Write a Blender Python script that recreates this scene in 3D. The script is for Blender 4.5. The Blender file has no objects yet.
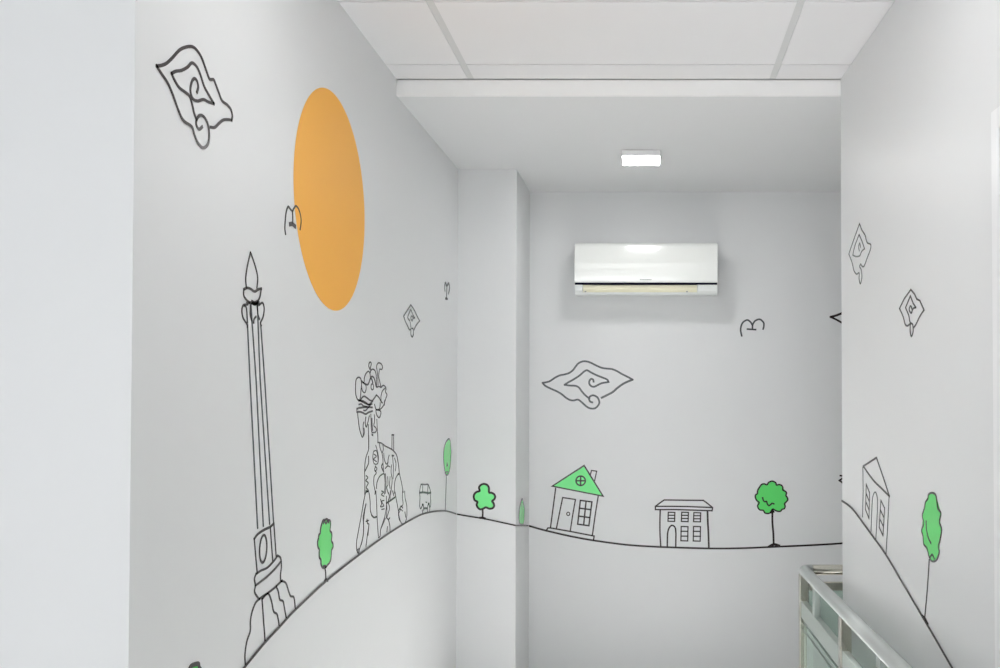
import bpy, bmesh, math
from mathutils import Vector, Matrix
S = bpy.context.scene
COL = S.collection

# ------------------------------------------------------------------ camera
F = 1020.0                       # focal length in pixels of the 1000-wide frame
VX, VY = 648.7, 414.0            # vanishing point of the corridor
TH = math.radians(1.2)           # slight upward pitch
CX, CY = VX, VY - F * math.tan(TH)
CAM = Vector((0, 0, 1.55))
cd = bpy.data.cameras.new('camera')
cam = bpy.data.objects.new('camera', cd)
COL.objects.link(cam)
cam.location = CAM
cam.rotation_euler = (math.pi / 2 + TH, 0, 0)
cd.sensor_width = 36.0
cd.lens = 36.0 * F / 1000.0
cd.shift_x = (500 - CX) / 1000.0
cd.shift_y = (CY - 334) / 1000.0
cd.clip_start = 0.05
S.camera = cam
cT, sT = math.cos(TH), math.sin(TH)


def ray(px, py):
    a, b = (px - CX) / F, -(py - CY) / F
    return Vector((a, cT - b * sT, sT + b * cT))


def hit(px, py, p0, n):
    d = ray(px, py)
    t = (p0 - CAM).dot(n) / d.dot(n)
    return CAM + d * t


def at_y(px, py, Y):
    return hit(px, py, Vector((0, Y, 0)), Vector((0, 1, 0)))


# ------------------------------------------------------------------ room dimensions
YB = 5.87                                    # back wall
YC = 5.285                                   # face of the column
YM = 3.986                                   # ceiling step
XL = at_y(457.2, 414, YC).x                  # left wall
XC = at_y(516.0, 414, YC).x                  # column's right side
ZU = at_y(600, 79.5, YM).z                   # tiled ceiling
ZF = at_y(600, 95.3, YM).z                   # plain ceiling at the step
ZK = at_y(640, 191.7, YB).z                  # plain ceiling at the back wall
YN = XL * F / (131.3 - VX)                   # near corner of the left wall
R1 = at_y(842.0, 414, YM)
R1.z = 0
R2 = hit(893.5, 3, Vector((0, 0, ZU)), Vector((0, 0, 1)))
R2.z = 0
RD = (R2 - R1).normalized()                  # along the right wall towards the camera
RN = Vector((RD.y, -RD.x, 0))
if RN.x > 0:
    RN = -RN
YH = -3.2                                    # end of the hall behind the camera
YR0 = YH
RE = R1 + RD * ((R1.y - YR0) / -RD.y)
XS = 2.3                                     # far side of the stair landing


# ------------------------------------------------------------------ materials
def srgb(c):
    return tuple(((x / 255) / 12.92 if x / 255 <= 0.04045 else ((x / 255 + 0.055) / 1.055) ** 2.4) for x in c)


def mat(name, col, rough=0.5, metal=0.0, spec=0.5, coat=0.0, noise=None):
    m = bpy.data.materials.new(name)
    m.use_nodes = True
    nt = m.node_tree
    b = nt.nodes['Principled BSDF']
    b.inputs['Base Color'].default_value = (*col, 1)
    b.inputs['Roughness'].default_value = rough
    b.inputs['Metallic'].default_value = metal
    b.inputs['Specular IOR Level'].default_value = spec
    b.inputs['Coat Weight'].default_value = coat
    if noise:
        sc, amt, bump = noise
        tc = nt.nodes.new('ShaderNodeTexCoord')
        nz = nt.nodes.new('ShaderNodeTexNoise')
        nz.inputs['Scale'].default_value = sc
        nz.inputs['Detail'].default_value = 3
        nt.links.new(tc.outputs['Object'], nz.inputs['Vector'])
        mr = nt.nodes.new('ShaderNodeMapRange')
        mr.inputs['To Min'].default_value = 1 - amt
        mr.inputs['To Max'].default_value = 1 + amt
        nt.links.new(nz.outputs['Fac'], mr.inputs['Value'])
        mx = nt.nodes.new('ShaderNodeVectorMath')
        mx.operation = 'SCALE'
        mx.inputs[0].default_value = col
        nt.links.new(mr.outputs['Result'], mx.inputs['Scale'])
        nt.links.new(mx.outputs['Vector'], b.inputs['Base Color'])
        if bump:
            bp = nt.nodes.new('ShaderNodeBump')
            bp.inputs['Strength'].default_value = bump
            bp.inputs['Distance'].default_value = 0.002
            nt.links.new(nz.outputs['Fac'], bp.inputs['Height'])
            nt.links.new(bp.outputs['Normal'], b.inputs['Normal'])
    return m


def emit(name, col, strength):
    m = bpy.data.materials.new(name)
    m.use_nodes = True
    b = m.node_tree.nodes['Principled BSDF']
    b.inputs['Base Color'].default_value = (0.9, 0.9, 0.9, 1)
    b.inputs['Emission Color'].default_value = (*col, 1)
    b.inputs['Emission Strength'].default_value = strength
    return m


M_WALL = mat('wall_paint', (0.79, 0.802, 0.806), 0.42, spec=0.35, noise=(1.3, 0.008, 0.0))
M_CEIL = mat('plain_ceiling_paint', (0.82, 0.83, 0.832), 0.7, spec=0.2, noise=(1.7, 0.008, 0))
M_TILE = mat('ceiling_tile_board', (0.87, 0.87, 0.878), 0.8, spec=0.2, noise=(2.0, 0.012, 0))
M_TBAR = mat('ceiling_grid_metal', (0.70, 0.71, 0.71), 0.5, spec=0.3)
M_FASCIA = mat('white_gloss_trim', (0.985, 0.985, 0.98), 0.3)
M_INK = mat('black_vinyl', srgb((46, 37, 38)), 0.25, spec=0.5)
M_INKG = mat('charcoal_vinyl', srgb((80, 85, 88)), 0.25, spec=0.5)
M_GREEN = mat('green_vinyl', srgb((98, 228, 114)), 0.22, spec=0.55)
M_LGREEN = mat('pale_green_vinyl', srgb((130, 246, 152)), 0.4, spec=0.4)
M_ORANGE = mat('orange_vinyl', srgb((255, 186, 76)), 0.5, spec=0.25)
M_ACW = mat('glossy_white_plastic', (0.90, 0.92, 0.89), 0.16, spec=0.5, coat=0.4)
M_ACB = mat('white_plastic', (0.80, 0.83, 0.81), 0.4)
M_ACSEAM = mat('navy_seam', srgb((8, 6, 30)), 0.7, spec=0.1)
M_ACCREAM = mat('cream_plastic', srgb((236, 233, 206)), 0.45)
M_ACGREY = mat('grey_print', srgb((150, 155, 152)), 0.5)
M_STEEL = mat('brushed_steel', (0.52, 0.55, 0.54), 0.48, metal=0.4, noise=(30, 0.03, 0))
M_STEELG = mat('satin_grey_steel', (0.36, 0.41, 0.38), 0.4, metal=0.4)
M_STEELP = mat('polished_steel', (0.62, 0.60, 0.53), 0.14, metal=1.0)
M_DOOR = mat('brown_door_wood', srgb((150, 122, 104)), 0.5, noise=(9, 0.15, 0.1))
M_DFRAME = mat('white_door_trim', (0.88, 0.89, 0.90), 0.3)
M_LAMP = emit('lamp_diffuser', (1.0, 1.0, 1.0), 47.0)
M_FILL = emit('fill_panel_diffuser', (1.0, 0.99, 0.98), 0.4)  # glow of the added ceiling panels and spot lenses
M_FILLPANE = emit('fill_light_pane', (0.975, 0.985, 1.0), 4.6)  # glow of the added window behind the camera
M_FILL2 = emit('corridor_fill_diffuser', (1.0, 0.99, 0.985), 3.7)  # stronger glow for the added panel over the corridor
M_LBODY = mat('lamp_body_white', (0.85, 0.85, 0.86), 0.4)


def floor_mat():
    m = bpy.data.materials.new('beige_floor_tile')
    m.use_nodes = True
    nt = m.node_tree
    b = nt.nodes['Principled BSDF']
    tc = nt.nodes.new('ShaderNodeTexCoord')
    br = nt.nodes.new('ShaderNodeTexBrick')
    br.offset = 0
    br.inputs['Scale'].default_value = 1
    br.inputs['Brick Width'].default_value = 0.6
    br.inputs['Row Height'].default_value = 0.6
    br.inputs['Mortar Size'].default_value = 0.003
    br.inputs['Color1'].default_value = (0.82, 0.81, 0.80, 1)
    br.inputs['Color2'].default_value = (0.84, 0.83, 0.82, 1)
    br.inputs['Mortar'].default_value = (0.4, 0.39, 0.37, 1)
    nt.links.new(tc.outputs['Object'], br.inputs['Vector'])
    nt.links.new(br.outputs['Color'], b.inputs['Base Color'])
    b.inputs['Roughness'].default_value = 0.7
    b.inputs['Specular IOR Level'].default_value = 0.25
    return m


M_FLOOR = floor_mat()


def glass_mat():
    m = bpy.data.materials.new('green_tinted_glass')
    m.use_nodes = True
    nt = m.node_tree
    nt.nodes.remove(nt.nodes['Principled BSDF'])
    out = [n for n in nt.nodes if n.type == 'OUTPUT_MATERIAL'][0]
    tr = nt.nodes.new('ShaderNodeBsdfTransparent')
    tr.inputs['Color'].default_value = (0.90, 0.98, 0.94, 1)
    gl = nt.nodes.new('ShaderNodeBsdfGlossy')
    gl.inputs['Roughness'].default_value = 0.03
    gl.inputs['Color'].default_value = (0.9, 1.0, 0.95, 1)
    fr = nt.nodes.new('ShaderNodeFresnel')
    fr.inputs['IOR'].default_value = 1.5
    mx = nt.nodes.new('ShaderNodeMixShader')
    nt.links.new(fr.outputs['Fac'], mx.inputs['Fac'])
    df = nt.nodes.new('ShaderNodeBsdfDiffuse')
    df.inputs['Color'].default_value = (0.66, 0.80, 0.71, 1)
    m2 = nt.nodes.new('ShaderNodeMixShader')
    m2.inputs['Fac'].default_value = 0.3
    nt.links.new(tr.outputs['BSDF'], m2.inputs[1])
    nt.links.new(df.outputs['BSDF'], m2.inputs[2])
    nt.links.new(m2.outputs['Shader'], mx.inputs[1])
    nt.links.new(gl.outputs['BSDF'], mx.inputs[2])
    nt.links.new(mx.outputs['Shader'], out.inputs['Surface'])
    return m


M_GLASS = glass_mat()
M_ETCH = mat('dark_green_glass_line', srgb((62, 84, 72)), 0.3)


# ------------------------------------------------------------------ object helpers
def link(name, bm, m, parent=None, origin=None, smooth=False):
    """world-space bmesh -> one mesh object whose origin is `origin` (or the parent's place)"""
    bmesh.ops.recalc_face_normals(bm, faces=bm.faces)
    o3 = Vector(origin) if origin is not None else (parent.get('_w') and Vector(parent['_w']) if parent else Vector())
    bmesh.ops.translate(bm, verts=bm.verts, vec=-o3)
    me = bpy.data.meshes.new(name)
    bm.to_mesh(me)
    bm.free()
    me.materials.append(m)
    if smooth:
        for p in me.polygons:
            p.use_smooth = True
    o = bpy.data.objects.new(name, me)
    COL.objects.link(o)
    if parent:
        o.parent = parent
        o['_w'] = list(o3)
        pw = Vector(parent['_w'])
        o.location = o3 - pw
    else:
        o.location = o3
        o['_w'] = list(o3)
    return o


def empty(name, loc):
    o = bpy.data.objects.new(name, None)
    o.empty_display_size = 0.1
    COL.objects.link(o)
    o.location = loc
    o['_w'] = list(loc)
    return o


def tag(o, label, cat, group=None):
    o['label'] = label
    o['category'] = cat
    if group:
        o['group'] = group
    return o


def struct(o):
    o['kind'] = 'structure'
    return o


def hexa(bm, c):
    """c: 8 corners, bottom loop then top loop"""
    v = [bm.verts.new(p) for p in c]
    for f in ((0, 1, 2, 3), (7, 6, 5, 4), (0, 4, 5, 1), (1, 5, 6, 2), (2, 6, 7, 3), (3, 7, 4, 0)):
        bm.faces.new([v[i] for i in f])
    return v


def box(bm, x0, x1, y0, y1, z0, z1, bevel=0):
    t = bmesh.new()
    hexa(t, [(x0, y0, z0), (x1, y0, z0), (x1, y1, z0), (x0, y1, z0), (x0, y0, z1), (x1, y0, z1), (x1, y1, z1), (x0, y1, z1)])
    if bevel:
        bmesh.ops.bevel(t, geom=t.edges[:], offset=bevel, segments=3, affect='EDGES', profile=0.5)
    me = bpy.data.meshes.new('t')
    t.to_mesh(me)
    t.free()
    bm.from_mesh(me)
    bpy.data.meshes.remove(me)
    return bm


def bbox(*a, **k):
    return box(bmesh.new(), *a, **k)


def prism_x(bm, prof, x0, x1):
    """extrude a (y,z) profile along x"""
    a = [bm.verts.new((x0, y, z)) for y, z in prof]
    b = [bm.verts.new((x1, y, z)) for y, z in prof]
    n = len(prof)
    bm.faces.new(a)
    bm.faces.new(b[::-1])
    for i in range(n):
        j = (i + 1) % n
        bm.faces.new([a[j], a[i], b[i], b[j]])
    return bm


def tube(bm, pts, r, seg=20, cap=True):
    pts = [Vector(p) for p in pts]
    rings = []
    up = Vector((0, 0, 1))
    for i, p in enumerate(pts):
        t = (pts[min(i + 1, len(pts) - 1)] - pts[max(i - 1, 0)]).normalized()
        ref = up if abs(t.z) < 0.9 else Vector((1, 0, 0))
        a = t.cross(ref).normalized()
        b = a.cross(t).normalized()
        rings.append([bm.verts.new(p + (a * math.cos(k * 2 * math.pi / seg) + b * math.sin(k * 2 * math.pi / seg)) * r) for k in range(seg)])
    for i in range(len(rings) - 1):
        for k in range(seg):
            bm.faces.new([rings[i][k], rings[i][(k + 1) % seg], rings[i + 1][(k + 1) % seg], rings[i + 1][k]])
    if cap:
        bm.faces.new(rings[0][::-1])
        bm.faces.new(rings[-1])
    return bm


# ------------------------------------------------------------------ room shell
T = 0.12
struct(link('floor', bbox(-2.6, XS + T, YH - T, YB + T, -T, 0), M_FLOOR))
struct(link('wall_back', bbox(XL - T, XS + T, YB, YB + T, 0, 2.95), M_WALL))
struct(link('wall_left', bbox(XL - T, XL, YN, YB, 0, 2.95), M_WALL))
struct(link('wall_near_left', bbox(-2.6, XL - T, YN, YN + T, 0, 2.95), M_WALL))
struct(link('wall_landing_right', bbox(XS, XS + T, YM, YB, 0, 2.95), M_WALL))
struct(link('wall_landing_front', bbox(R1.x + 0.02 + T, XS + T, YM - T, YM, 0, 2.95), M_WALL))
zt = lambda y: ZF + (ZK - ZF) * (y - YM) / (YB - YM)
b = bmesh.new()
hexa(b, [(XL, YC, 0), (XC, YC, 0), (XC, YB, 0), (XL, YB, 0), (XL, YC, zt(YC)), (XC, YC, zt(YC)), (XC, YB, ZK), (XL, YB, ZK)])
struct(link('wall_column', b, M_WALL))
b = bmesh.new()
o = -RN * T
hexa(b, [Vector((p.x, p.y, z)) for z in (0, ZU) for p in (RE, R1, Vector((R1.x + T, YM, 0)), RE + o)])
struct(link('wall_right', b, M_WALL))

struct(link('wall_hall_left', bbox(-2.6 - T, -2.6, YH, YN + T, 0, 2.95), M_WALL))
# unseen end wall behind the camera, with a wide glowing window added as fill
wx0, wx1, wz0, wz1 = -2.1, 0.5, 0.45, 2.5
b = bmesh.new()
for q in ((-2.6 - T, wx0, 0, 2.95), (wx1, RE.x + T, 0, 2.95), (wx0, wx1, 0, wz0), (wx0, wx1, wz1, 2.95)):
    box(b, q[0], q[1], YH - T, YH, q[2], q[3])
struct(link('wall_front', b, M_WALL))
win = struct(link('added_window_1', bbox(wx0, wx1, YH - 0.07, YH - 0.06, wz0, wz1), M_FILLPANE))
b = bmesh.new()
for x in (wx0 + 0.025, (wx0 + wx1) / 2, wx1 - 0.025):
    box(b, x - 0.025, x + 0.025, YH - 0.06, YH - 0.02, wz0, wz1)
for z in (wz0 + 0.025, wz1 - 0.025):
    box(b, wx0, wx1, YH - 0.059, YH - 0.021, z - 0.025, z + 0.025)
link('added_window_frame', b, M_DFRAME, win)

# plain ceiling over the landing (a slab hung below the tile level) and its white edge trim
b = bmesh.new()
hexa(b, [(XL, YM + 0.014, ZF), (XS, YM + 0.014, ZF), (XS, YB, ZK), (XL, YB, ZK), (XL, YM + 0.014, 2.92), (XS, YM + 0.014, 2.92), (XS, YB, 2.92), (XL, YB, 2.92)])
struct(link('ceiling_landing', b, M_CEIL))
struct(link('trim_1', bbox(XL, R1.x, YM, YM + 0.014, ZF - 0.001, ZU - 0.003), M_FASCIA))

# tiled ceiling: backing, boards and grid bars
ceil = struct(link('ceiling', bbox(-2.6, RE.x + T, YH - T, YM + 0.014, ZU + 0.02, ZU + 0.08), M_TILE))
gx1 = hit(461.5, 62, Vector((0, 0, ZU)), Vector((0, 0, 1))).x
gx2 = hit(779.0, 62, Vector((0, 0, ZU)), Vector((0, 0, 1))).x
gy = [YM, hit(600, 65.2, Vector((0, 0, ZU)), Vector((0, 0, 1))).y]
y2 = hit(600, 1.8, Vector((0, 0, ZU)), Vector((0, 0, 1))).y
row = gy[1] - y2
gy += [gy[1] - row * k for k in range(1, 13)]
pitch = gx2 - gx1
gxs = [gx1 - pitch * 2, gx1 - pitch, gx1, gx2, gx2 + pitch]
FILL_PANELS = {(2, 3), (2, 6), (2, 8), (1, 7), (1, 10)}


def rx(y):                                     # right wall face at depth y
    return R1.x + RD.x * (R1.y - y) / -RD.y


for ix in range(len(gxs) - 1):
    for iy in range(len(gy) - 1):
        y1, y0 = gy[iy], gy[iy + 1]
        x0, x1 = gxs[ix], gxs[ix + 1]
        if y0 < YH or (ix, iy) in FILL_PANELS:
            continue
        lo = XL if y1 > YN + 0.3 else -2.6
        x0 = max(x0, lo)
        if x1 <= x0:
            continue
        g = 0.013
        xa = min(x1 - g, rx(y0) + 0.01)
        xb = min(x1 - g, rx(y1) + 0.01)
        if x0 + g >= min(xa, xb):
            continue
        b = bmesh.new()
        yb = y1 - (0.0 if iy == 0 else 0.005)
        hexa(b, [(x0 + (0 if x0 == lo else g), y0 + 0.005, ZU + 0.002), (xa, y0 + 0.005, ZU + 0.002), (xb, yb, ZU + 0.002), (x0 + (0 if x0 == lo else g), yb, ZU + 0.002)] +
             [(x0 + (0 if x0 == lo else g), y0 + 0.005, ZU + 0.018), (xa, y0 + 0.005, ZU + 0.018), (xb, yb, ZU + 0.018), (x0 + (0 if x0 == lo else g), yb, ZU + 0.018)])
        t = link('ceiling_tile', b, M_TILE, ceil)
b = bmesh.new()
for x in gxs[2:4]:
    box(b, x - 0.0125, x + 0.0125, YH, YM, ZU + 0.0035, ZU + 0.019)
struct(link('grid_bar', b, M_TBAR, ceil))
b = bmesh.new()
for y in [g for g in gy[1:] if g > YH]:
    box(b, XL if y > YN else -2.6, rx(y), y - 0.0045, y + 0.0045, ZU + 0.0045, ZU + 0.0195)
struct(link('cross_bar', b, M_TBAR, ceil))

WHERE = {(2, 3): 'nearest the plain ceiling', (2, 6): 'over the mouth of the corridor', (2, 8): 'just behind the camera', (1, 7): 'over the left bay of the hall', (1, 10): 'far back in the hall'}
# unseen lamps added in the grid to fill corridor and hall with light
for ix, iy in sorted(FILL_PANELS):
    x0, x1, y0, y1 = gxs[ix] + 0.016, gxs[ix + 1] - 0.016, gy[iy + 1] + 0.01, gy[iy] - 0.01
    r = empty('added_ceiling_light', ((x0 + x1) / 2, (y0 + y1) / 2, ZU + 0.018))
    tag(r, 'unseen white fill light panel added in the tiled ceiling ' + WHERE[(ix, iy)], 'light', 'added ceiling panels')
    b = bmesh.new()
    for q in ((x0, x1, y0, y0 + 0.02), (x0, x1, y1 - 0.02, y1), (x0, x0 + 0.02, y0 + 0.02, y1 - 0.02), (x1 - 0.02, x1, y0 + 0.02, y1 - 0.02)):
        box(b, *q, ZU, ZU + 0.018)
    link('frame', b, M_LBODY, r)
    link('diffuser', bbox(x0 + 0.021, x1 - 0.021, y0 + 0.021, y1 - 0.021, ZU + 0.004, ZU + 0.014), M_FILL2 if iy < 5 else M_FILL, r)

# door at the right edge: casing, leaf
dl = hit(998.2, 414, R1, RN)
ztop = hit(996.5, 112.5, R1, RN).z


def rbox(s0, s1, h0, h1, z0, z1):
    """box on the right wall; s runs from dl towards the camera, h out into the corridor"""
    b = bmesh.new()
    P = lambda s, h, z: Vector((dl.x, dl.y, 0)) + RD * s + RN * h + Vector((0, 0, z))
    hexa(b, [P(s, h, z) for z in (z0, z1) for s, h in ((s0, h0), (s1, h0), (s1, h1), (s0, h1))])
    return b


door = struct(link('door_1', rbox(0.052, 0.93, 0.001, 0.005, 0, ztop - 0.055), M_DOOR))
b = rbox(0, 0.05, 0.001, 0.012, 0, ztop)
for part in (rbox(0.935, 0.985, 0.001, 0.012, 0, ztop), rbox(0.05, 0.935, 0.001, 0.012, ztop - 0.05, ztop)):
    me = bpy.data.meshes.new('t')
    part.to_mesh(me)
    part.free()
    b.from_mesh(me)
    bpy.data.meshes.remove(me)
link('door_casing', b, M_DFRAME, door)

# ------------------------------------------------------------------ drawing helpers
Zv = Vector((0, 0, 1))
PL = {
    'left': (Vector((XL, 0, 0)), Vector((1, 0, 0)), Vector((0, 1, 0))),
    'column': (Vector((0, YC, 0)), Vector((0, -1, 0)), Vector((1, 0, 0))),
    'side': (Vector((XC, 0, 0)), Vector((1, 0, 0)), Vector((0, -1, 0))),
    'back': (Vector((0, YB, 0)), Vector((0, -1, 0)), Vector((1, 0, 0))),
    'right': (R1.copy(), RN, RD),
}


class Wall:
    """2-D sheet on a wall: u along the wall, z up, h off the wall"""

    def __init__(self, key, x0=0, y0=0, s=1.0):
        self.p, self.n, self.u = PL[key]
        self.x0, self.y0, self.s = x0, y0, s

    def uv(self, q):
        w = hit(self.x0 + q[0] / self.s, self.y0 + q[1] / self.s, self.p, self.n)
        return ((w - self.p).dot(self.u), w.z)

    def w(self, u, z, h):
        return Vector((self.p.x, self.p.y, 0)) + self.u * u + Zv * z + self.n * h


def cr(pts, closed, k=6):
    """Catmull-Rom through the points"""
    n = len(pts)
    out = []
    rng = range(n) if closed else range(n - 1)
    for i in rng:
        g = (lambda j: pts[j % n]) if closed else (lambda j: pts[min(max(j, 0), n - 1)])
        a, b_, c, d = g(i - 1), g(i), g(i + 1), g(i + 2)
        for t in range(k):
            t /= k
            out.append(tuple(0.5 * (2 * b_[m] + (c[m] - a[m]) * t + (2 * a[m] - 5 * b_[m] + 4 * c[m] - d[m]) * t * t + (3 * b_[m] - a[m] - 3 * c[m] + d[m]) * t ** 3) for m in (0, 1)))
    if not closed:
        out.append(pts[-1])
    return out


def ribbon(bm, W, uv, width, closed=False, h0=0.0003, h1=0.0016, taper=None):
    P = [Vector(p) for p in uv]
    Q = [P[0]]
    for p in P[1:]:
        if (p - Q[-1]).length > 1e-5:
            Q.append(p)
    if closed and (Q[0] - Q[-1]).length < 1e-5:
        Q.pop()
    n = len(Q)
    if n < 2:
        return
    rows = []
    for i in range(n):
        if closed:
            a, c = Q[i - 1], Q[(i + 1) % n]
        else:
            a, c = Q[max(i - 1, 0)], Q[min(i + 1, n - 1)]
        d1 = (Q[i] - a).normalized() if (Q[i] - a).length > 0 else (c - Q[i]).normalized()
        d2 = (c - Q[i]).normalized() if (c - Q[i]).length > 0 else d1
        t = d1 + d2
        t = t.normalized() if t.length > 1e-4 else d1
        nr = Vector((-t.y, t.x))
        ca = max(0.45, abs(nr.dot(Vector((-d1.y, d1.x)))))
        wd = width * (taper(i / (n - 1)) if taper else 1.0)
        off = nr * (wd / 2 / ca)
        q = Q[i].copy()
        if not closed and i == 0:
            q -= d2 * width * 0.4
        if not closed and i == n - 1:
            q += d1 * width * 0.4
        l, r = q + off, q - off
        rows.append([bm.verts.new(W.w(l.x, l.y, h1)), bm.verts.new(W.w(r.x, r.y, h1)), bm.verts.new(W.w(r.x, r.y, h0)), bm.verts.new(W.w(l.x, l.y, h0))])
    m = n if closed else n - 1
    for i in range(m):
        A, B = rows[i], rows[(i + 1) % n]
        for k in range(4):
            bm.faces.new([A[k], A[(k + 1) % 4], B[(k + 1) % 4], B[k]])
    if not closed:
        bm.faces.new(rows[0])
        bm.faces.new(rows[-1][::-1])


def fill(bm, W, uv, h0=0.0003, h1=0.0009):
    top = [bm.verts.new(W.w(p[0], p[1], h1)) for p in uv]
    bot = [bm.verts.new(W.w(p[0], p[1], h0)) for p in uv]
    n = len(uv)
    fs = [bm.faces.new(top), bm.faces.new(bot[::-1])]
    for i in range(n):
        j = (i + 1) % n
        bm.faces.new([top[j], top[i], bot[i], bot[j]])
    bmesh.ops.triangulate(bm, faces=fs)


def uvs(W, pts, smooth=True, closed=False, k=6):
    q = [W.uv(p) for p in pts]
    return cr(q, closed, k) if smooth and len(q) > 2 else q


def stroke(bm, W, pts, width, smooth=True, closed=False, **kw):
    ribbon(bm, W, uvs(W, pts, smooth, closed), width, closed, **kw)


def strokes(W, lst, width, **kw):
    """lst: point lists; a tuple ('p', pts) is straight-lined, ('c', pts) closed and smooth, ('pc', pts) closed straight"""
    bm = bmesh.new()
    for s in lst:
        wd = width
        if isinstance(s[0], str):
            mode, pts = s[0], s[1]
            if len(s) > 2:
                wd = width * s[2]
            stroke(bm, W, pts, wd, smooth='p' not in mode, closed='c' in mode, **kw)
        else:
            stroke(bm, W, s, wd, **kw)
    return bm


def flat(name, W, lst, width, anchor, label, cat, m=M_INK, group=None, **kw):
    """a drawing that is one mesh"""
    u, z = W.uv(anchor)
    o = link(name, strokes(W, lst, width, **kw), m, origin=W.w(u, z, 0))
    return tag(o, label, cat, group)


def root(name, W, anchor, label, cat, group=None):
    u, z = W.uv(anchor)
    return tag(empty(name, W.w(u, z, 0)), label, cat, group)


# ------------------------------------------------------------------ hill line, wall by wall
def hill(W, pts, label, width=0.0077):
    o = flat('hill_line_art', W, [pts], width, pts[len(pts) // 2], label, 'wall drawing', M_INK, 'sections of the hill line', h0=0.0018, h1=0.0028)
    return o


hill(Wall('left'), [(150, 775), (190, 733), (220, 697), (243, 668), (265, 641.5), (279, 626.5), (295, 609.3), (325.6, 580.8), (351.7, 560), (379, 539.6), (402.3, 524.4), (419, 515.3), (429, 512.2), (438, 511), (446, 511), (455.6, 513.8)],
     'dark hill outline sweeping up the left wall under the tower and dancer drawings')
hill(Wall('column'), [(456.3, 514), (470, 516.4), (484, 518.6), (500, 522), (515.3, 525.3)], 'short dark ground line across the white column face under its green tree')
hill(Wall('side'), [(515.7, 525.4), (521, 525.4), (528, 525.5)], 'very short ground line on the narrow shaded column side')
hillb = hill(Wall('back'), [(528.3, 525.6), (540, 529), (552, 532), (571, 536.3), (593, 540.3), (625, 544.6), (650, 546.4), (671, 547.3), (709, 548.4), (740, 548.2), (773.7, 546.8), (810, 545.2), (840, 543.4), (880, 540), (930, 537)],
     'long dark ground line across the back wall under the two houses', 0.0105)
hill(Wall('right'), [(842.3, 500.8), (848, 504.5), (854, 510), (864, 523.5), (875, 538.5), (886, 554), (905, 586), (925.5, 620.7), (938, 642), (950, 663), (965, 688), (985, 722)],
     'dark hill outline running down the right wall under the leaning house')

# ------------------------------------------------------------------ clouds
W = Wall('left', 140, 30, 4.775)
flat('cloud_line_art', W, [
    [(335, 464), (355, 465), (375, 446), (395, 430), (418, 428), (436, 431)],
    [(436, 431), (439, 408), (432, 380), (415, 358), (390, 338), (374, 298), (353, 243), (345, 236), (330, 234), (315, 195), (292, 132), (268, 95), (245, 79), (215, 82), (185, 97), (150, 135), (125, 158), (100, 169), (77, 172)],
    [(77, 172), (98, 205), (130, 253), (155, 310), (180, 380), (205, 432), (245, 462), (258, 500), (275, 540), (300, 563), (322, 545), (329, 500), (322, 450), (305, 417), (285, 407), (270, 425), (267, 452), (280, 474), (295, 462)],
    [(270, 297), (276, 272), (270, 243), (256, 232), (244, 252), (239, 290), (250, 328), (273, 339), (300, 332), (325, 344), (351, 352)],
    [(351, 352), (330, 316), (305, 270), (287, 215), (270, 177), (246, 157), (225, 177), (195, 193), (168, 197), (149, 207)],
    [(149, 207), (162, 238), (185, 275), (215, 298), (235, 317), (246, 350), (256, 395), (268, 428)],
], 0.0070, (258, 320), 'largest swirling cloud drawing, high on the left wall near its corner', 'wall drawing', M_INK, 'cloud drawings')

W = Wall('back', 530, 350, 8.333)
flat('cloud_line_art', W, [
    ('s', [(597, 398), (640, 377), (690, 350), (730, 315), (785, 277), (855, 247)], 1.15),
    [(855, 247), (810, 222), (765, 200), (725, 176), (685, 160), (640, 155), (600, 149), (560, 133), (510, 108), (475, 96), (440, 95), (405, 110), (380, 138), (358, 168), (325, 192), (285, 204), (250, 211), (210, 230), (160, 262), (105, 274)],
    [(105, 274), (130, 300), (180, 325), (225, 345), (268, 371), (300, 398), (335, 417), (365, 420), (400, 414), (430, 434), (470, 470), (505, 487), (545, 484), (572, 455), (577, 428), (562, 395), (530, 378), (505, 384), (492, 402), (500, 428), (520, 437)],
    [(530, 265), (526, 247), (510, 241), (496, 256), (494, 280), (510, 301), (535, 306), (565, 292), (600, 276), (655, 267)],
    [(655, 267), (642, 246), (600, 228), (550, 208), (505, 185), (475, 169), (450, 180), (410, 215), (360, 247), (315, 272), (289, 290)],
    [(289, 290), (330, 296), (380, 299), (408, 313), (432, 345), (460, 376), (495, 405)],
], 0.0105, (480, 290), 'grey swirling cloud drawing on the back wall left of and below the air conditioner', 'wall drawing', M_INKG, 'cloud drawings')

W = Wall('left', 395, 270, 8.343)
flat('cloud_line_art', W, [
    ('p', [(130, 292), (70, 385)]), [(70, 385), (86, 430), (104, 468), (118, 497), (130, 497), (131, 540), (142, 558), (152, 535), (150, 492), (139, 488)],
    ('p', [(130, 292), (148, 315), (168, 352), (184, 387), (204, 424)]), [(204, 424), (185, 447), (170, 470), (158, 497)],
    [(130, 328), (105, 394), (122, 425), (128, 455), (132, 490)], ('p', [(130, 328), (148, 375), (163, 400)]), [(163, 400), (150, 402), (141, 424), (131, 402), (139, 384), (147, 395)],
], 0.0068, (138, 420), 'small cloud drawing above and right of the dancer on the left wall', 'wall drawing', M_INKG, 'cloud drawings')

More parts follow.
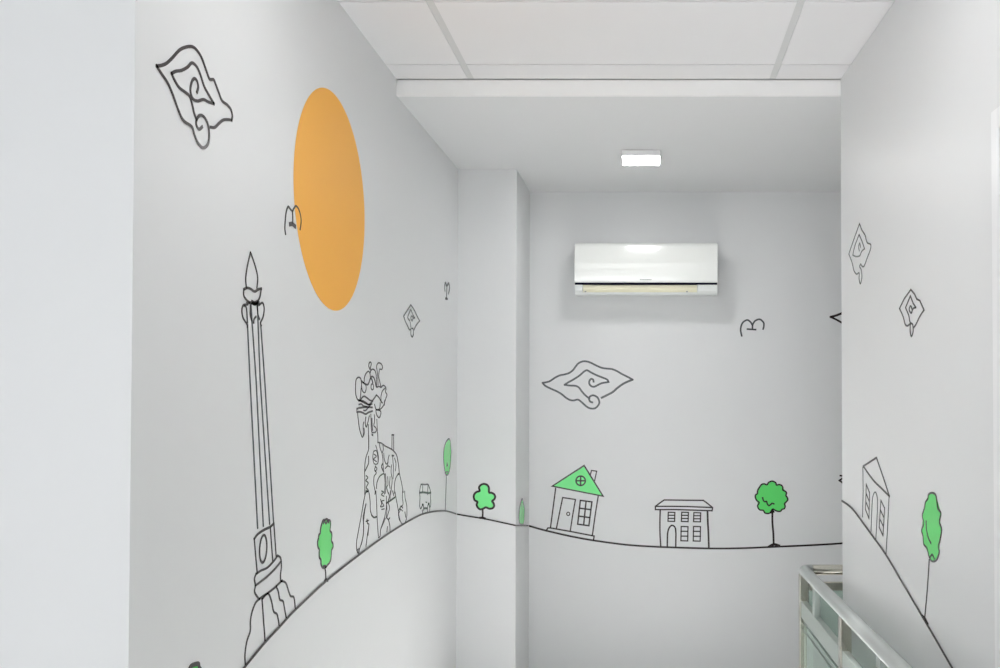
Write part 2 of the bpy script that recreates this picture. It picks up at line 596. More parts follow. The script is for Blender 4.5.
W = Wall('right', 830, 210, 4.773)
flat('cloud_line_art', W, [
    [(142, 65), (125, 112), (105, 168), (91, 210)], [(91, 210), (106, 250), (115, 288), (128, 306), (140, 300), (140, 330), (146, 352), (153, 322), (150, 285), (142, 270), (148, 258)],
    [(142, 65), (153, 95), (168, 120), (174, 143), (180, 157), (195, 165), (194, 188), (180, 225), (162, 270), (148, 260)],
    [(140, 117), (120, 170), (110, 215)], [(110, 215), (125, 222), (143, 218), (152, 198), (166, 185)], [(166, 185), (154, 150), (140, 117)], [(141, 195), (138, 175), (143, 158), (147, 178)],
], 0.0048, (142, 210), 'cloud drawing nearest the far edge of the right wall', 'wall drawing', M_INKG, 'cloud drawings')
flat('cloud_line_art', W, [
    ('p', [(387, 380), (355, 425), (333, 470)]), [(333, 470), (350, 508), (360, 545), (372, 553), (383, 546), (384, 580), (390, 603), (398, 580), (396, 548), (388, 540)],
    ('p', [(387, 380), (405, 402), (415, 425), (430, 432), (450, 478)]), [(450, 478), (430, 508), (412, 545), (400, 562)],
    ('p', [(385, 410), (362, 466)]), [(362, 466), (376, 500), (381, 525), (386, 545)], ('p', [(385, 410), (398, 445), (411, 465)]), [(411, 465), (397, 472), (389, 492), (379, 475), (386, 458), (392, 470)],
], 0.0052, (390, 490), 'second cloud drawing on the right wall, lower and nearer the door', 'wall drawing', M_INK, 'cloud drawings')
W = Wall('back')
flat('cloud_line_art', W, [('s', [(830.6, 317), (836, 315.5), (842, 313.2), (850, 310), (860, 311), (872, 317)], 1.3), ('s', [(830.6, 317), (836, 319.5), (842, 322.8), (850, 327), (862, 328), (872, 317)], 1.1)], 0.010, (842, 318),
     'pointed black tip of a cloud drawing poking out beside the right wall edge', 'wall drawing', M_INK, 'cloud drawings')
flat('cloud_line_art', W, [[(839.2, 480.5), (841.5, 479), (846, 476), (854, 474)], [(839.2, 480.5), (841.5, 482), (846, 486), (854, 489), (862, 481), (854, 474)], ('p', [(840.2, 475.6), (841.6, 475.8)])], 0.009, (845, 481),
     'tiny black tip of a drawing on the back wall just above the ground line end', 'wall drawing', M_INK, 'cloud drawings')

# ------------------------------------------------------------------ sun
W = Wall('left')
pts = [W.uv(p) for p in ((293.3, 183), (364.4, 214), (322.5, 88), (336, 310))]
cu = (pts[0][0] + pts[1][0]) / 2
ru = (pts[1][0] - pts[0][0]) / 2
cz = (pts[2][1] + pts[3][1]) / 2
rz = (pts[2][1] - pts[3][1]) / 2
cz = W.uv((329, 199))[1]
rz *= 1.033
b = bmesh.new()
fill(b, W, [(cu + ru * math.cos(a * math.pi / 48), cz + rz * math.sin(a * math.pi / 48)) for a in range(96)])
tag(link('sun_line_art', b, M_ORANGE, origin=W.w(cu, cz, 0)), 'large plain orange sun disc on the left wall', 'wall drawing')

# ------------------------------------------------------------------ birds
W = Wall('left', 270, 195, 14.85)
flat('bird_line_art', W, [[(226, 580), (216, 500), (221, 390), (233, 270), (252, 195), (270, 172), (298, 212), (330, 243)], [(330, 243), (333, 330), (331, 420)], [(330, 243), (352, 195), (380, 163), (418, 208), (447, 300), (456, 400), (441, 510)], ('s', [(290, 434), (325, 430), (370, 468)], 2.0)],
     0.0060, (335, 370), 'small curved bird drawing overlapping the left edge of the orange sun', 'wall drawing', M_INK, 'bird drawings')
W = Wall('back', 720, 300, 7.143)
flat('bird_line_art', W, [[(155, 257), (147, 210), (160, 165), (193, 143), (218, 158), (232, 182)], [(232, 182), (231, 210)], [(232, 178), (250, 150), (283, 138), (310, 160), (313, 185), (308, 208)], ('p', [(195, 208), (255, 212)])],
     0.0095, (230, 200), 'curved bird drawing on the back wall right of and below the air conditioner', 'wall drawing', M_INKG, 'bird drawings')
W = Wall('left', 395, 270, 8.343)
flat('bird_line_art', W, [[(416, 175), (412, 140), (418, 106), (426, 125), (432, 132)], [(432, 132), (430, 180), (428, 232)], [(432, 132), (441, 118), (448, 112), (454, 150), (446, 195)], ('p', [(420, 238), (436, 242)])],
     0.011, (430, 180), 'faint narrow bird drawing at the far end of the left wall beside the column', 'wall drawing', M_INKG, 'bird drawings')


# ------------------------------------------------------------------ trees
def tree(W, anchor, crown, trunk, label, fillm, width, extra=(), foot=None, wt=None, lm=M_INK):
    r = root('tree_line_art', W, anchor, label, 'wall drawing', 'tree drawings')
    b = bmesh.new()
    q = uvs(W, crown, True, True)
    fill(b, W, q)
    fo = link('foliage', b, fillm, r)
    b = bmesh.new()
    ribbon(b, W, q, width, True)
    for e in extra:
        stroke(b, W, e, width)
    link('outline', b, lm, fo)
    b = bmesh.new()
    stroke(b, W, trunk, wt or width)
    if foot:
        stroke(b, W, foot, (wt or width) * 1.3)
    link('trunk', b, lm, r)
    return r


def scallop(cx, cz, rx_, rz_, n, amp, k=7, ph=0.0, lean=0.0):
    """bumpy crown outline: n lobes round an ellipse"""
    o = []
    for i in range(n * k):
        t = 2 * math.pi * i / (n * k) + ph
        f = 1 - amp * (1 - abs(math.sin((i / k) * math.pi)))
        o.append((cx + rx_ * f * math.cos(t) + lean * math.sin(t), cz + rz_ * f * math.sin(t)))
    return o


W = Wall('left', 305, 510, 8.35)
tree(W, (172, 590), [(143, 98), (152, 84), (165, 82), (178, 76), (192, 84), (205, 88), (211, 105), (210, 140), (206, 172), (218, 190), (222, 215), (219, 258), (230, 280), (231, 310), (220, 335), (217, 375), (213, 410), (203, 438), (186, 458), (172, 476), (156, 484), (142, 478), (131, 450), (130, 415), (118, 398), (116, 360), (117, 330), (106, 310), (103, 270), (110, 235), (114, 208), (124, 195), (128, 160), (135, 125)],
     [(164, 482), (170, 525), (172, 575)], 'green tree with wavy outline standing right of the tower drawing on the left wall', M_GREEN, 0.0072,
     extra=[[(150, 110), (160, 96), (172, 112), (182, 95), (196, 105)], [(150, 470), (165, 466), (172, 474)]], foot=[(160, 602), (170, 582), (188, 588)])
W = Wall('left')
tree(W, (197, 725), [(188, 674), (190, 667), (194, 664.5), (198, 664), (199, 668), (203, 674), (204, 682), (205, 694), (203, 703), (199, 709), (193, 708), (189, 700), (187, 688)], [(197, 708), (198, 724)],
     'green tree top peeking in at the bottom left, left of the tower base', M_GREEN, 0.0105)
W = Wall('left', 400, 420, 4.771)
tree(W, (215, 432), [(231, 90), (238, 98), (241, 125), (243, 155), (241, 190), (238, 225), (233, 250), (225, 262), (217, 258), (212, 235), (208, 200), (207, 165), (211, 130), (219, 105)], [(221, 260), (218, 345), (215, 432)],
     'tall thin pale green tree at the far end of the left wall', M_GREEN, 0.008, extra=[[(224, 205), (222, 220), (226, 214)], [(216, 252), (224, 248), (229, 254)]], wt=0.010, lm=M_INKG)
W = Wall('column', 400, 420, 4.771)
tree(W, (394, 470), [(380, 338), (377, 322), (386, 310), (400, 305), (415, 309), (424, 322), (425, 345), (437, 347), (449, 354), (454, 366), (450, 378), (440, 387), (447, 398), (449, 411), (441, 421), (426, 423), (410, 417), (395, 424), (382, 426), (371, 417), (366, 404), (369, 390), (357, 383), (352, 368), (355, 353), (366, 343)],
     [(394, 424), (395, 445), (394, 466)], 'rounded five lobed green tree on the white column face', M_LGREEN, 0.0105, foot=[(384, 467), (394, 466), (405, 470)], wt=0.009)
W = Wall('side', 400, 420, 4.771)
tree(W, (580, 503), [(582, 377), (588, 395), (593, 430), (592, 470), (588, 497), (580, 501), (572, 497), (567, 470), (569, 430), (575, 395)], [(580, 495), (580, 503)], 'slim dim green tree on the narrow shaded side of the column', M_GREEN, 0.010, lm=M_INKG)
W = Wall('back', 740, 470, 7.425)
tree(W, (250, 565), [(235, 83), (252, 86), (266, 96), (271, 111), (290, 108), (308, 114), (317, 128), (318, 148), (336, 158), (345, 170), (341, 190), (351, 204), (354, 222), (340, 240), (331, 250), (335, 270), (328, 287), (312, 292), (302, 305), (283, 307), (262, 300), (246, 290), (236, 297), (225, 316), (207, 323), (186, 319), (172, 300), (150, 297), (136, 284), (131, 264), (142, 242), (126, 228), (115, 207), (115, 186), (128, 175), (131, 152), (143, 130), (160, 108), (180, 103), (200, 109), (213, 92)],
     [(241, 296), (240, 380), (247, 470), (250, 556)], 'round bushy green tree at the right end of the back wall', M_GREEN, 0.0085,
     extra=[[(168, 205), (172, 222), (183, 235), (197, 233), (202, 250), (214, 264), (228, 256), (238, 247), (252, 252)], [(228, 318), (240, 300), (252, 312)]], foot=[(218, 568), (238, 556), (262, 553), (290, 562)], wt=0.011)
W = Wall('right', 830, 440, 2.933)
tree(W, (278, 522), [(288, 172), (290, 160), (300, 155), (310, 160), (314, 178), (317, 200), (326, 215), (322, 240), (328, 262), (324, 292), (319, 312), (321, 330), (313, 352), (300, 355), (291, 340), (286, 318), (276, 305), (274, 282), (270, 265), (276, 245), (272, 222), (278, 200), (281, 183)],
     [(292, 352), (286, 440), (279, 518)], 'green tree on a thin slanting trunk on the right wall beside the door', M_GREEN, 0.006,
     extra=[[(283, 238), (284, 262), (289, 285), (297, 302)], [(294, 345), (301, 336), (307, 348)]], foot=[(272, 516), (280, 524), (288, 540)])

# ------------------------------------------------------------------ green roofed house
W = Wall('back', 535, 455, 6.678)
r = root('house_line_art', W, (240, 540), 'leaning house with a green triangular roof on the back wall', 'wall drawing', 'house drawings')
b = bmesh.new()
tri = [(328, 70), (115, 208), (455, 275)]
fill(b, W, [W.uv(p) for p in tri])
rf = link('roof', b, M_LGREEN, r)
circ = [(305 + 31 * math.cos(a * math.pi / 12), 172 + 31 * math.sin(a * math.pi / 12)) for a in range(24)]
link('outline', strokes(W, [('pc', tri)], 0.0085), M_INK, rf)
link('round_window', strokes(W, [('c', circ), ('p', [(305, 141), (305, 203)]), ('p', [(274, 172), (336, 172)])], 0.0085), M_INK, rf)
link('chimney', strokes(W, [('p', [(370, 132), (377, 103), (412, 108), (398, 172)])], 0.0065), M_INK, r)
for q in ([(138, 222), (122, 345), (103, 488)], [(422, 274), (402, 400), (383, 538)]):
    link('side_wall', strokes(W, [('p', q)], 0.0078), M_INK, r)
link('doorstep', strokes(W, [('p', [(75, 505), (86, 487), (103, 487), (235, 510), (395, 541), (391, 568)])], 0.008), M_INK, r)
d = link('door', strokes(W, [('p', [(143, 492), (164, 385), (185, 284), (270, 297), (252, 400), (235, 510)])], 0.0075), M_INK, r)
link('door_knob', strokes(W, [('c', [(222 + 10 * math.cos(a * math.pi / 6), 393 + 11 * math.sin(a * math.pi / 6)) for a in range(12)])], 0.006), M_INK, d)
link('window', strokes(W, [('pc', [(303, 303), (380, 313), (360, 472), (285, 462)]), ('p', [(341, 308), (325, 467)]), ('p', [(298, 355), (374, 365)]), ('p', [(291, 408), (367, 418)])], 0.0085), M_INK, r)

# ------------------------------------------------------------------ flat roofed building
W = Wall('back', 640, 490, 9.544)
r = root('building_line_art', W, (425, 548), 'two storey building with five windows and arched door on the back wall', 'wall drawing', 'house drawings')
link('roof', strokes(W, [('p', [(147, 156), (185, 127), (230, 95), (400, 97), (605, 99), (650, 132), (692, 167)]), ('p', [(147, 156), (300, 156), (450, 158), (692, 167)]), ('p', [(147, 156), (147, 187), (350, 187), (520, 192), (688, 198), (692, 167)])], 0.0078), M_INK, r)
for q, wq in (([(193, 192), (190, 300), (191, 420), (198, 543)], 0.0085), ([(644, 200), (647, 300), (653, 420), (657, 556)], 0.0105)):
    link('side_wall', strokes(W, [q], wq), M_INK, r)
for x0, y0, x1, y1 in ((267, 212, 333, 300), (395, 212, 462, 302), (511, 216, 579, 304), (390, 348, 458, 486), (508, 348, 577, 488)):
    hh = y1 - y0
    link('window', strokes(W, [('pc', [(x0 + 3, y0), (x1, y0 + 2), (x1 - 3, y1), (x0, y1 - 2)]), ('p', [(x0, y0 + hh / 3), (x1, y0 + hh / 3)]), ('p', [(x0, y0 + hh * 2 / 3), (x1, y0 + hh * 2 / 3)])], 0.0068), M_INK, r)
link('arched_door', strokes(W, [[(260, 542), (261, 470), (264, 410), (278, 362), (305, 337), (333, 355), (342, 400), (342, 470), (341, 545)]], 0.0085), M_INK, r)

# ------------------------------------------------------------------ leaning house on the right wall
W = Wall('right', 830, 440, 2.933)
r = root('house_line_art', W, (135, 290), 'leaning plain house with a pointed gable on the right wall', 'wall drawing', 'house drawings')
link('roof', strokes(W, [('p', [(98, 77), (137, 52), (157, 110), (175, 165)]), ('s', [(98, 77), (128, 118), (152, 142), (175, 165)])], 0.0065), M_INK, r)
for q in ([(97, 80), (98, 150), (96, 225)], [(174, 165), (170, 250), (165, 335)]):
    link('side_wall', strokes(W, [('p', q)], 0.0052), M_INKG, r)
link('door', strokes(W, [[(121, 268), (123, 215), (126, 168), (134, 153), (140, 178), (138, 240), (135, 292)]], 0.0046), M_INKG, r)
for q in (((107, 130), (117, 155), (115, 230), (105, 204)), ((150, 177), (161, 200), (156, 280), (145, 256))):
    m1 = [((q[0][k] * (1 - t) + q[3][k] * t) if e == 0 else (q[1][k] * (1 - t) + q[2][k] * t)) for t in (0.35, 0.68) for e in (0, 1) for k in (0, 1)]
    link('window', strokes(W, [('pc', list(q)), ('p', [(m1[0], m1[1]), (m1[2], m1[3])]), ('p', [(m1[4], m1[5]), (m1[6], m1[7])])], 0.0050), M_INK, r)

# ------------------------------------------------------------------ tower on the left wall
W = Wall('left')
r = root('tower_line_art', W, (262, 645), 'tall slender monument tower with a flame top drawn on the left wall', 'wall drawing')
A = lambda lst, x0, y0, s: [(x0 + p[0] / s, y0 + p[1] / s) for p in lst]
a3 = lambda *p: A(p, 225, 240, 4.175)
a5 = lambda *p: A(p, 225, 510, 4.225)
link('flame', strokes(W, [a3((105, 52), (97, 85), (89, 125), (85, 165), (88, 200)), a3((105, 52), (117, 85), (129, 125), (135, 160), (132, 200))], 0.0054), M_INK, r)
link('cup', strokes(W, [('s', a3((77, 206), (90, 200), (105, 204), (122, 215), (138, 206), (150, 203)), 1.2), a3((77, 206), (77, 232), (88, 250), (100, 260)), a3((150, 203), (144, 238), (134, 258)), ('s', a3((90, 264), (105, 262), (122, 266), (140, 262)), 1.3), ('s', a3((112, 260), (122, 265), (133, 260)), 2.0)], 0.0057), M_INK, r)
link('capital', strokes(W, [a3((92, 270), (75, 272), (69, 295), (74, 325), (90, 352), (92, 364)), a3((78, 275), (88, 285), (92, 345)), a3((140, 272), (155, 262), (162, 285), (158, 320), (147, 345), (150, 358)), a3((105, 275), (104, 310), (110, 335)), a3((128, 320), (120, 330), (118, 346)), a3((133, 272), (136, 310), (142, 330))], 0.0054), M_INK, r)
link('shaft', strokes(W, [('p', [(247.2, 325), (249.7, 380), (257.3, 528)]), ('p', [(250.5, 304), (255.8, 380), (263, 526)]), ('p', [(257, 304), (259.9, 380), (269.3, 524)]), ('p', [(260.5, 326), (264.4, 380), (273.2, 522)])], 0.0058), M_INKG, r)
ell = [(160 + 15 * math.cos(t * math.pi / 12) + 3 * math.sin(-t * math.pi / 12), 164 + 58 * math.sin(t * math.pi / 12)) for t in range(24)]
link('plinth', strokes(W, [('s', a5((122, 122), (138, 101), (165, 83), (188, 72), (205, 57)), 1.2), ('p', a5((122, 122), (128, 190), (135, 268))), ('p', a5((190, 72), (200, 212))), ('p', a5((205, 57), (215, 198))),
     ('c', a5(*ell), 1.2)], 0.0057), M_INK, r)
link('ring', strokes(W, [a5((130, 270), (150, 256), (178, 243), (205, 215), (221, 193)), a5((126, 320), (150, 302), (178, 280), (212, 246), (235, 217)), a5((142, 376), (165, 360), (190, 343), (215, 322), (240, 298)),
     a5((130, 270), (123, 292), (127, 318), (124, 348), (142, 376)), a5((221, 193), (234, 204), (237, 240), (233, 275), (234, 300))], 0.0059), M_INK, r)
link('stepped_base', strokes(W, [a5((145, 375), (128, 392), (113, 430), (106, 470), (105, 512), (91, 555), (83, 610), (85, 655)), ('p', a5((155, 376), (168, 555))), a5((155, 376), (180, 353), (195, 385), (204, 428), (218, 440), (224, 465), (228, 494)),
     a5((214, 322), (224, 345), (230, 378), (244, 386), (250, 415), (258, 458)), a5((234, 300), (255, 308), (268, 345), (276, 364), (290, 370), (296, 420))], 0.0059), M_INK, r)

# ------------------------------------------------------------------ dancer on the left wall
r = root('dancer_line_art', W, (380, 539), 'line drawn dancer with plumed headdress and wide sleeves on the left wall', 'wall drawing')
h1 = lambda *p: A(p, 350, 355, 13.35)
h2 = lambda *p: A(p, 350, 400, 13.35)
k1 = lambda *p: A(p, 350, 430, 10.28)
k2 = lambda *p: A(p, 350, 490, 9.55)
w_ = 0.0051
hd = link('headdress', strokes(W, [
    ('c', h1((118, 298), (142, 322), (150, 390), (143, 470), (136, 560), (120, 608), (95, 590), (75, 530), (70, 430), (76, 340), (95, 305))),
    ('s', h1((155, 350), (175, 372), (205, 390), (232, 396), (248, 372), (262, 330), (285, 288), (312, 300), (330, 345), (345, 420)), 1.2),
    h1((185, 360), (190, 300), (210, 245), (243, 218), (262, 245), (270, 310)), h1((268, 230), (280, 200), (302, 190), (330, 210), (345, 260), (350, 340), (352, 425)),
    h1((262, 190), (248, 150), (252, 110), (266, 95), (282, 115), (272, 160), (268, 195)),
    h1((372, 400), (368, 310), (360, 220), (352, 150), (370, 110), (388, 105), (418, 125), (432, 165), (418, 192), (402, 190)), h1((390, 190), (380, 280), (395, 360), (408, 420)),
    ('c', h1((205, 400), (212, 450), (200, 495), (182, 502), (160, 470), (150, 400), (158, 360)), 0.8), ('c', h1((292, 385), (308, 400), (310, 445), (292, 465), (278, 440), (280, 400)), 0.9),
    ('s', h1((275, 310), (290, 330), (300, 370)), 1.5),
    h1((355, 430), (385, 420), (410, 432), (440, 405), (470, 425), (478, 455)), h1((478, 455), (470, 490), (490, 530), (478, 570), (462, 620), (455, 668)), h1((470, 440), (430, 480), (410, 560), (415, 630)), h1((350, 535), (385, 570), (410, 620), (430, 640)),
    ('s', h1((108, 600), (150, 620), (190, 640), (240, 660), (290, 655)), 1.1), ('s', h1((140, 600), (160, 565), (190, 552), (225, 575), (265, 605), (295, 608), (325, 570), (350, 535)), 1.2),
], w_), M_INK, r)
hb = link('head', strokes(W, [
    ('s', h2((115, 10), (165, 12), (205, 35), (245, 62), (275, 40), (300, 15)), 1.3), ('s', h2((115, 60), (150, 55), (175, 80), (225, 90)), 1.2), ('s', h2((88, 118), (125, 105), (175, 98), (235, 95), (295, 100)), 1.4), ('s', h2((88, 160), (130, 158), (170, 172), (205, 188), (245, 165), (295, 148)), 1.4),
    ('p', h2((88, 118), (88, 160))), ('s', h2((180, 138), (205, 140), (240, 100), (270, 65)), 1.2),
    ('c', h2((345, 130), (375, 135), (405, 150), (408, 190), (388, 235), (365, 220), (348, 180)), 1.1), h2((325, 60), (335, 100), (348, 130), (375, 130), (395, 100), (400, 40)), h2((460, 10), (450, 60), (420, 105), (385, 135)),
    h2((98, 175), (108, 270), (125, 390), (160, 495), (175, 450), (172, 340), (180, 300)), h2((208, 230), (200, 300), (213, 360), (235, 300), (255, 210)), h2((185, 380), (190, 430), (180, 475)),
    ('s', h2((275, 190), (278, 280), (280, 350), (285, 410), (295, 435), (330, 432), (350, 405), (340, 370), (315, 340), (325, 280), (322, 200)), 1.0), ('s', h2((290, 250), (292, 330), (298, 400)), 1.4), ('s', h2((290, 462), (302, 470)), 1.6),
    h2((240, 330), (243, 450), (245, 560), (245, 650)), h2((355, 260), (362, 400), (368, 480), (370, 565)),
], w_ * 0.95), M_INK, hb if False else r)
link('torso', strokes(W, [
    ('s', k1((283, 128), (320, 135), (360, 165), (400, 185), (440, 210), (475, 255), (490, 320), (500, 390), (505, 445)), 1.3),
    k1((190, 60), (190, 140), (188, 200), (165, 270), (152, 340), (148, 430)), ('s', k1((188, 270), (188, 340), (165, 395), (150, 425)), 1.2),
    k1((148, 430), (150, 520), (150, 600), (148, 660)), k1((165, 470), (180, 490), (160, 520), (185, 545), (165, 590), (185, 620), (165, 640)),
    k1((300, 135), (308, 190), (325, 235), (335, 290), (338, 360), (345, 445)), k1((335, 150), (340, 200), (328, 235)), ('s', k1((330, 350), (322, 380), (338, 420)), 1.6),
    k1((240, 220), (232, 280), (245, 345), (280, 345), (285, 290), (270, 215), (240, 220)), k1((262, 160), (275, 200), (290, 280), (285, 340)), k1((245, 250), (268, 270), (240, 300), (270, 325)), k1((262, 370), (250, 410), (268, 440), (245, 480), (243, 560), (262, 650)), k1((258, 375), (275, 400), (255, 425)),
    k1((345, 240), (350, 300), (370, 350), (390, 330)), k1((400, 260), (390, 300), (385, 360)), k1((360, 395), (385, 370), (410, 380)), ('s', k1((425, 360), (420, 430), (430, 500), (428, 560), (415, 660)), 1.1), k1((435, 260), (440, 330), (445, 400), (440, 500)), k1((455, 290), (470, 340), (465, 420)), ('s', k1((430, 262), (448, 265)), 1.6),
    k1((385, 480), (388, 560), (375, 590), (390, 650)), k1((362, 450), (368, 540), (362, 650)), k1((410, 480), (405, 560), (410, 600)),
], w_ * 0.8), M_INK, r)
link('fan_stick', strokes(W, [('p', k1((428, 195), (430, 50))), ('p', k1((447, 205), (446, 50))), ('p', k1((428, 50), (448, 50)), 1.5)], w_ * 0.8), M_INK, r)
link('sleeve', strokes(W, [
    ('s', k1((270, 600), (275, 540), (300, 480), (335, 452), (352, 455)), 1.2), k1((352, 460), (358, 540), (352, 660)), ('p', k2((245, 10), (252, 130), (258, 300), (268, 440))), k2((268, 455), (285, 440), (290, 380), (305, 330), (330, 250), (345, 160), (345, 60)), k2((295, 365), (315, 320), (335, 270)),
    k2((300, 10), (318, 20), (298, 45), (322, 60)), ('s', k2((290, 90), (300, 130), (290, 160), (320, 150), (300, 110), (322, 100)), 1.0), k2((300, 185), (325, 180)),
], w_ * 0.8), M_INK, r)
link('sleeve', strokes(W, [
    k1((500, 445), (470, 490), (455, 560), (455, 650)), ('s', k1((490, 455), (505, 450)), 1.5), k1((505, 445), (525, 530), (545, 640)), k2((428, 20), (440, 90), (455, 170), (465, 240), (480, 300), (500, 325), (525, 310), (540, 250), (540, 150), (525, 80), (520, 10)),
    k2((500, 10), (498, 70), (505, 130), (490, 160)), ('s', k2((472, 180), (485, 155), (500, 170)), 1.6), k2((465, 220), (478, 190)), k2((522, 210), (530, 260)), k2((470, 290), (460, 230), (470, 180), (500, 200)),
], w_ * 0.8), M_INK, r)
link('robe_front', strokes(W, [
    ('s', k2((345, 125), (385, 100), (428, 68)), 1.5), k2((348, 130), (350, 200), (345, 260), (365, 280), (378, 265)), k2((360, 20), (375, 60), (362, 110), (375, 170), (360, 230), (350, 260)), k2((365, 280), (378, 340), (380, 390)), k2((355, 350), (350, 400)), k2((385, 10), (380, 90)), k2((405, 10), (415, 50)),
], w_ * 0.9), M_INK, r)
link('robe_side', strokes(W, [
    k2((180, 30), (190, 110), (192, 190), (205, 240)), ('s', k2((203, 238), (225, 262), (252, 255)), 1.4), k2((240, 10), (235, 40)), ('s', k2((150, 10), (175, 15)), 1.4),
    k2((148, 20), (130, 100), (110, 220), (80, 380), (60, 500), (62, 570), (78, 605), (90, 560), (115, 480), (128, 380), (125, 250), (150, 135)), ('s', k2((150, 135), (138, 200), (128, 300), (125, 420), (105, 520)), 1.1), k2((62, 575), (85, 560)),
    k2((160, 280), (165, 320), (178, 330), (165, 420), (150, 540)), k2((178, 330), (170, 430)), k2((150, 300), (175, 290)),
], w_ * 0.9), M_INK, r)

# ------------------------------------------------------------------ small rounded thing next to the dancer
W = Wall('left', 410, 475, 14.83)
r = root('vehicle_line_art', W, (220, 580), 'small rounded boxy vehicle shape drawn right of the dancer on the left wall', 'wall drawing')
link('hood', strokes(W, [[(160, 142), (180, 138), (220, 142), (262, 138), (276, 165)], [(160, 142), (148, 190), (138, 262)], [(276, 165), (292, 205), (305, 262)], ('s', [(138, 262), (190, 258), (230, 262), (265, 268), (305, 262)], 1.5), ('p', [(186, 150), (184, 255)]), ('p', [(262, 150), (258, 290)])], 0.0058), M_INKG, r)
for q in ([(138, 262), (145, 330), (142, 400), (142, 460), (155, 500), (172, 470), (186, 437)], [(305, 262), (302, 330), (305, 400), (303, 450), (290, 485)]):
    link('side_panel', strokes(W, [q], 0.0058), M_INKG, r)
for q in ([(178, 438), (194, 440)], [(268, 425), (282, 430)]):
    link('lamp_mark', strokes(W, [q], 0.009), M_INKG, r)
link('front_mark', strokes(W, [[(232, 402), (244, 408)]], 0.0058), M_INKG, r)
link('wheel_guard', strokes(W, [[(186, 437), (198, 470), (200, 525)], [(272, 425), (258, 470), (258, 560)], ('s', [(198, 498), (225, 492), (252, 496)], 1.5), ('p', [(180, 520), (186, 575)]), [(275, 430), (290, 480), (288, 540)]], 0.0058), M_INKG, r)

# ------------------------------------------------------------------ air conditioner
YF = YB - 0.21                                  # front face
pa = at_y(574.6, 243.5, YF)
pb = at_y(717.6, 283.0, YF)
x0, x1, zt_, zs = pa.x, pb.x, pa.z, pb.z
zt_ += 0.007
zb = at_y(600, 294.8, YF + 0.03).z
ac = tag(empty('air_conditioner', ((x0 + x1) / 2, YB, zb)), 'white wall mounted split air conditioner high on the back wall', 'air conditioner')
h = zt_ - zs
link('casing', prism_x(bmesh.new(), [(YB, zb + 0.012), (YB, zt_ - 0.004), (YF + 0.03, zt_ - 0.004), (YF + 0.022, zt_ - 0.03), (YF + 0.022, zs - 0.006), (YF + 0.045, zb + 0.03), (YF + 0.075, zb + 0.012)], x0 + 0.004, x1 - 0.004), M_ACB, ac)
prof = [(YF + 0.021, zs + 0.002), (YF + 0.004, zs + 0.002), (YF + 0.0005, zs + 0.012)]
for k in range(1, 9):
    t = k / 8
    prof.append((YF - 0.006 * math.sin(math.pi * t) + 0.004 * t, zs + 0.012 + (h - 0.032) * t))
prof += [(YF + 0.01, zt_ - 0.009), (YF + 0.02, zt_ - 0.002), (YF + 0.04, zt_), (YF + 0.04, zt_ - 0.0035), (YF + 0.021, zt_ - 0.008)]
fp = link('front_panel', prism_x(bmesh.new(), prof, x0, x1), M_ACW, ac)
m = fp.modifiers.new('bevel', 'BEVEL')
m.width = 0.002
m.segments = 2
b = bmesh.new()
for k, (a0, wd) in enumerate(((0, 4), (5, 2), (8, 3.6), (12.4, 2.2), (15.4, 3.4), (19.6, 2.6), (23, 3.6), (27.4, 3), (31.2, 3.4), (35.4, 2.8))):
    xx = at_y(640.2, 279.5, YF).x + a0 * 0.00165
    zz = at_y(640, 279.6, YF).z
    box(b, xx, xx + wd * 0.0014, YF - 0.0042, YF + 0.0005, zz - 0.0028, zz + 0.0024)
link('logo_print', b, M_ACGREY, fp)
link('seam', bbox(x0 + 0.002, x1 - 0.002, YF + 0.001, YF + 0.0215, zs - 0.0085, zs + 0.0018), M_ACSEAM, ac)
px = lambda p: at_y(p, 290, YF + 0.02).x
xl, xr = px(583.0), px(697.0)
# lower lip: left end cap, cream louvre, right display cover
lip = lambda d: [(YF + 0.0225, zs - 0.0075), (YF + 0.006 + d, zs - 0.0075), (YF + 0.010 + d, zb + 0.020), (YF + 0.020 + d, zb + 0.006), (YF + 0.034 + d, zb), (YF + 0.085, zb), (YF + 0.085, zb + 0.011), (YF + 0.06, zb + 0.013), (YF + 0.044, zb + 0.031)]
e = link('end_cap', prism_x(bmesh.new(), lip(0), x0 + 0.001, xl - 0.003), M_ACB, ac)
link('display_cover', prism_x(bmesh.new(), lip(0), xr + 0.002, x1 - 0.001), M_ACB, ac)
lv = link('louvre', prism_x(bmesh.new(), [(YF + 0.0235, zs - 0.009), (YF + 0.012, zs - 0.010), (YF + 0.016, zb + 0.030), (YF + 0.024, zb + 0.0145), (YF + 0.05, zb + 0.0145), (YF + 0.044, zb + 0.031)], xl, xr), M_ACCREAM, ac)
link('bottom_rail', prism_x(bmesh.new(), [(YF + 0.018, zb + 0.0125), (YF + 0.024, zb + 0.003), (YF + 0.036, zb), (YF + 0.09, zb), (YF + 0.09, zb + 0.011), (YF + 0.03, zb + 0.0135)], xl - 0.002, xr + 0.001), M_ACB, ac)
for p_ in (585.5, 687.0):
    xx = px(p_)
    link('louvre_pin', bbox(xx - 0.005, xx + 0.005, YF + 0.014, YF + 0.02, zb + 0.0135, zb + 0.019), M_ACGREY, lv)

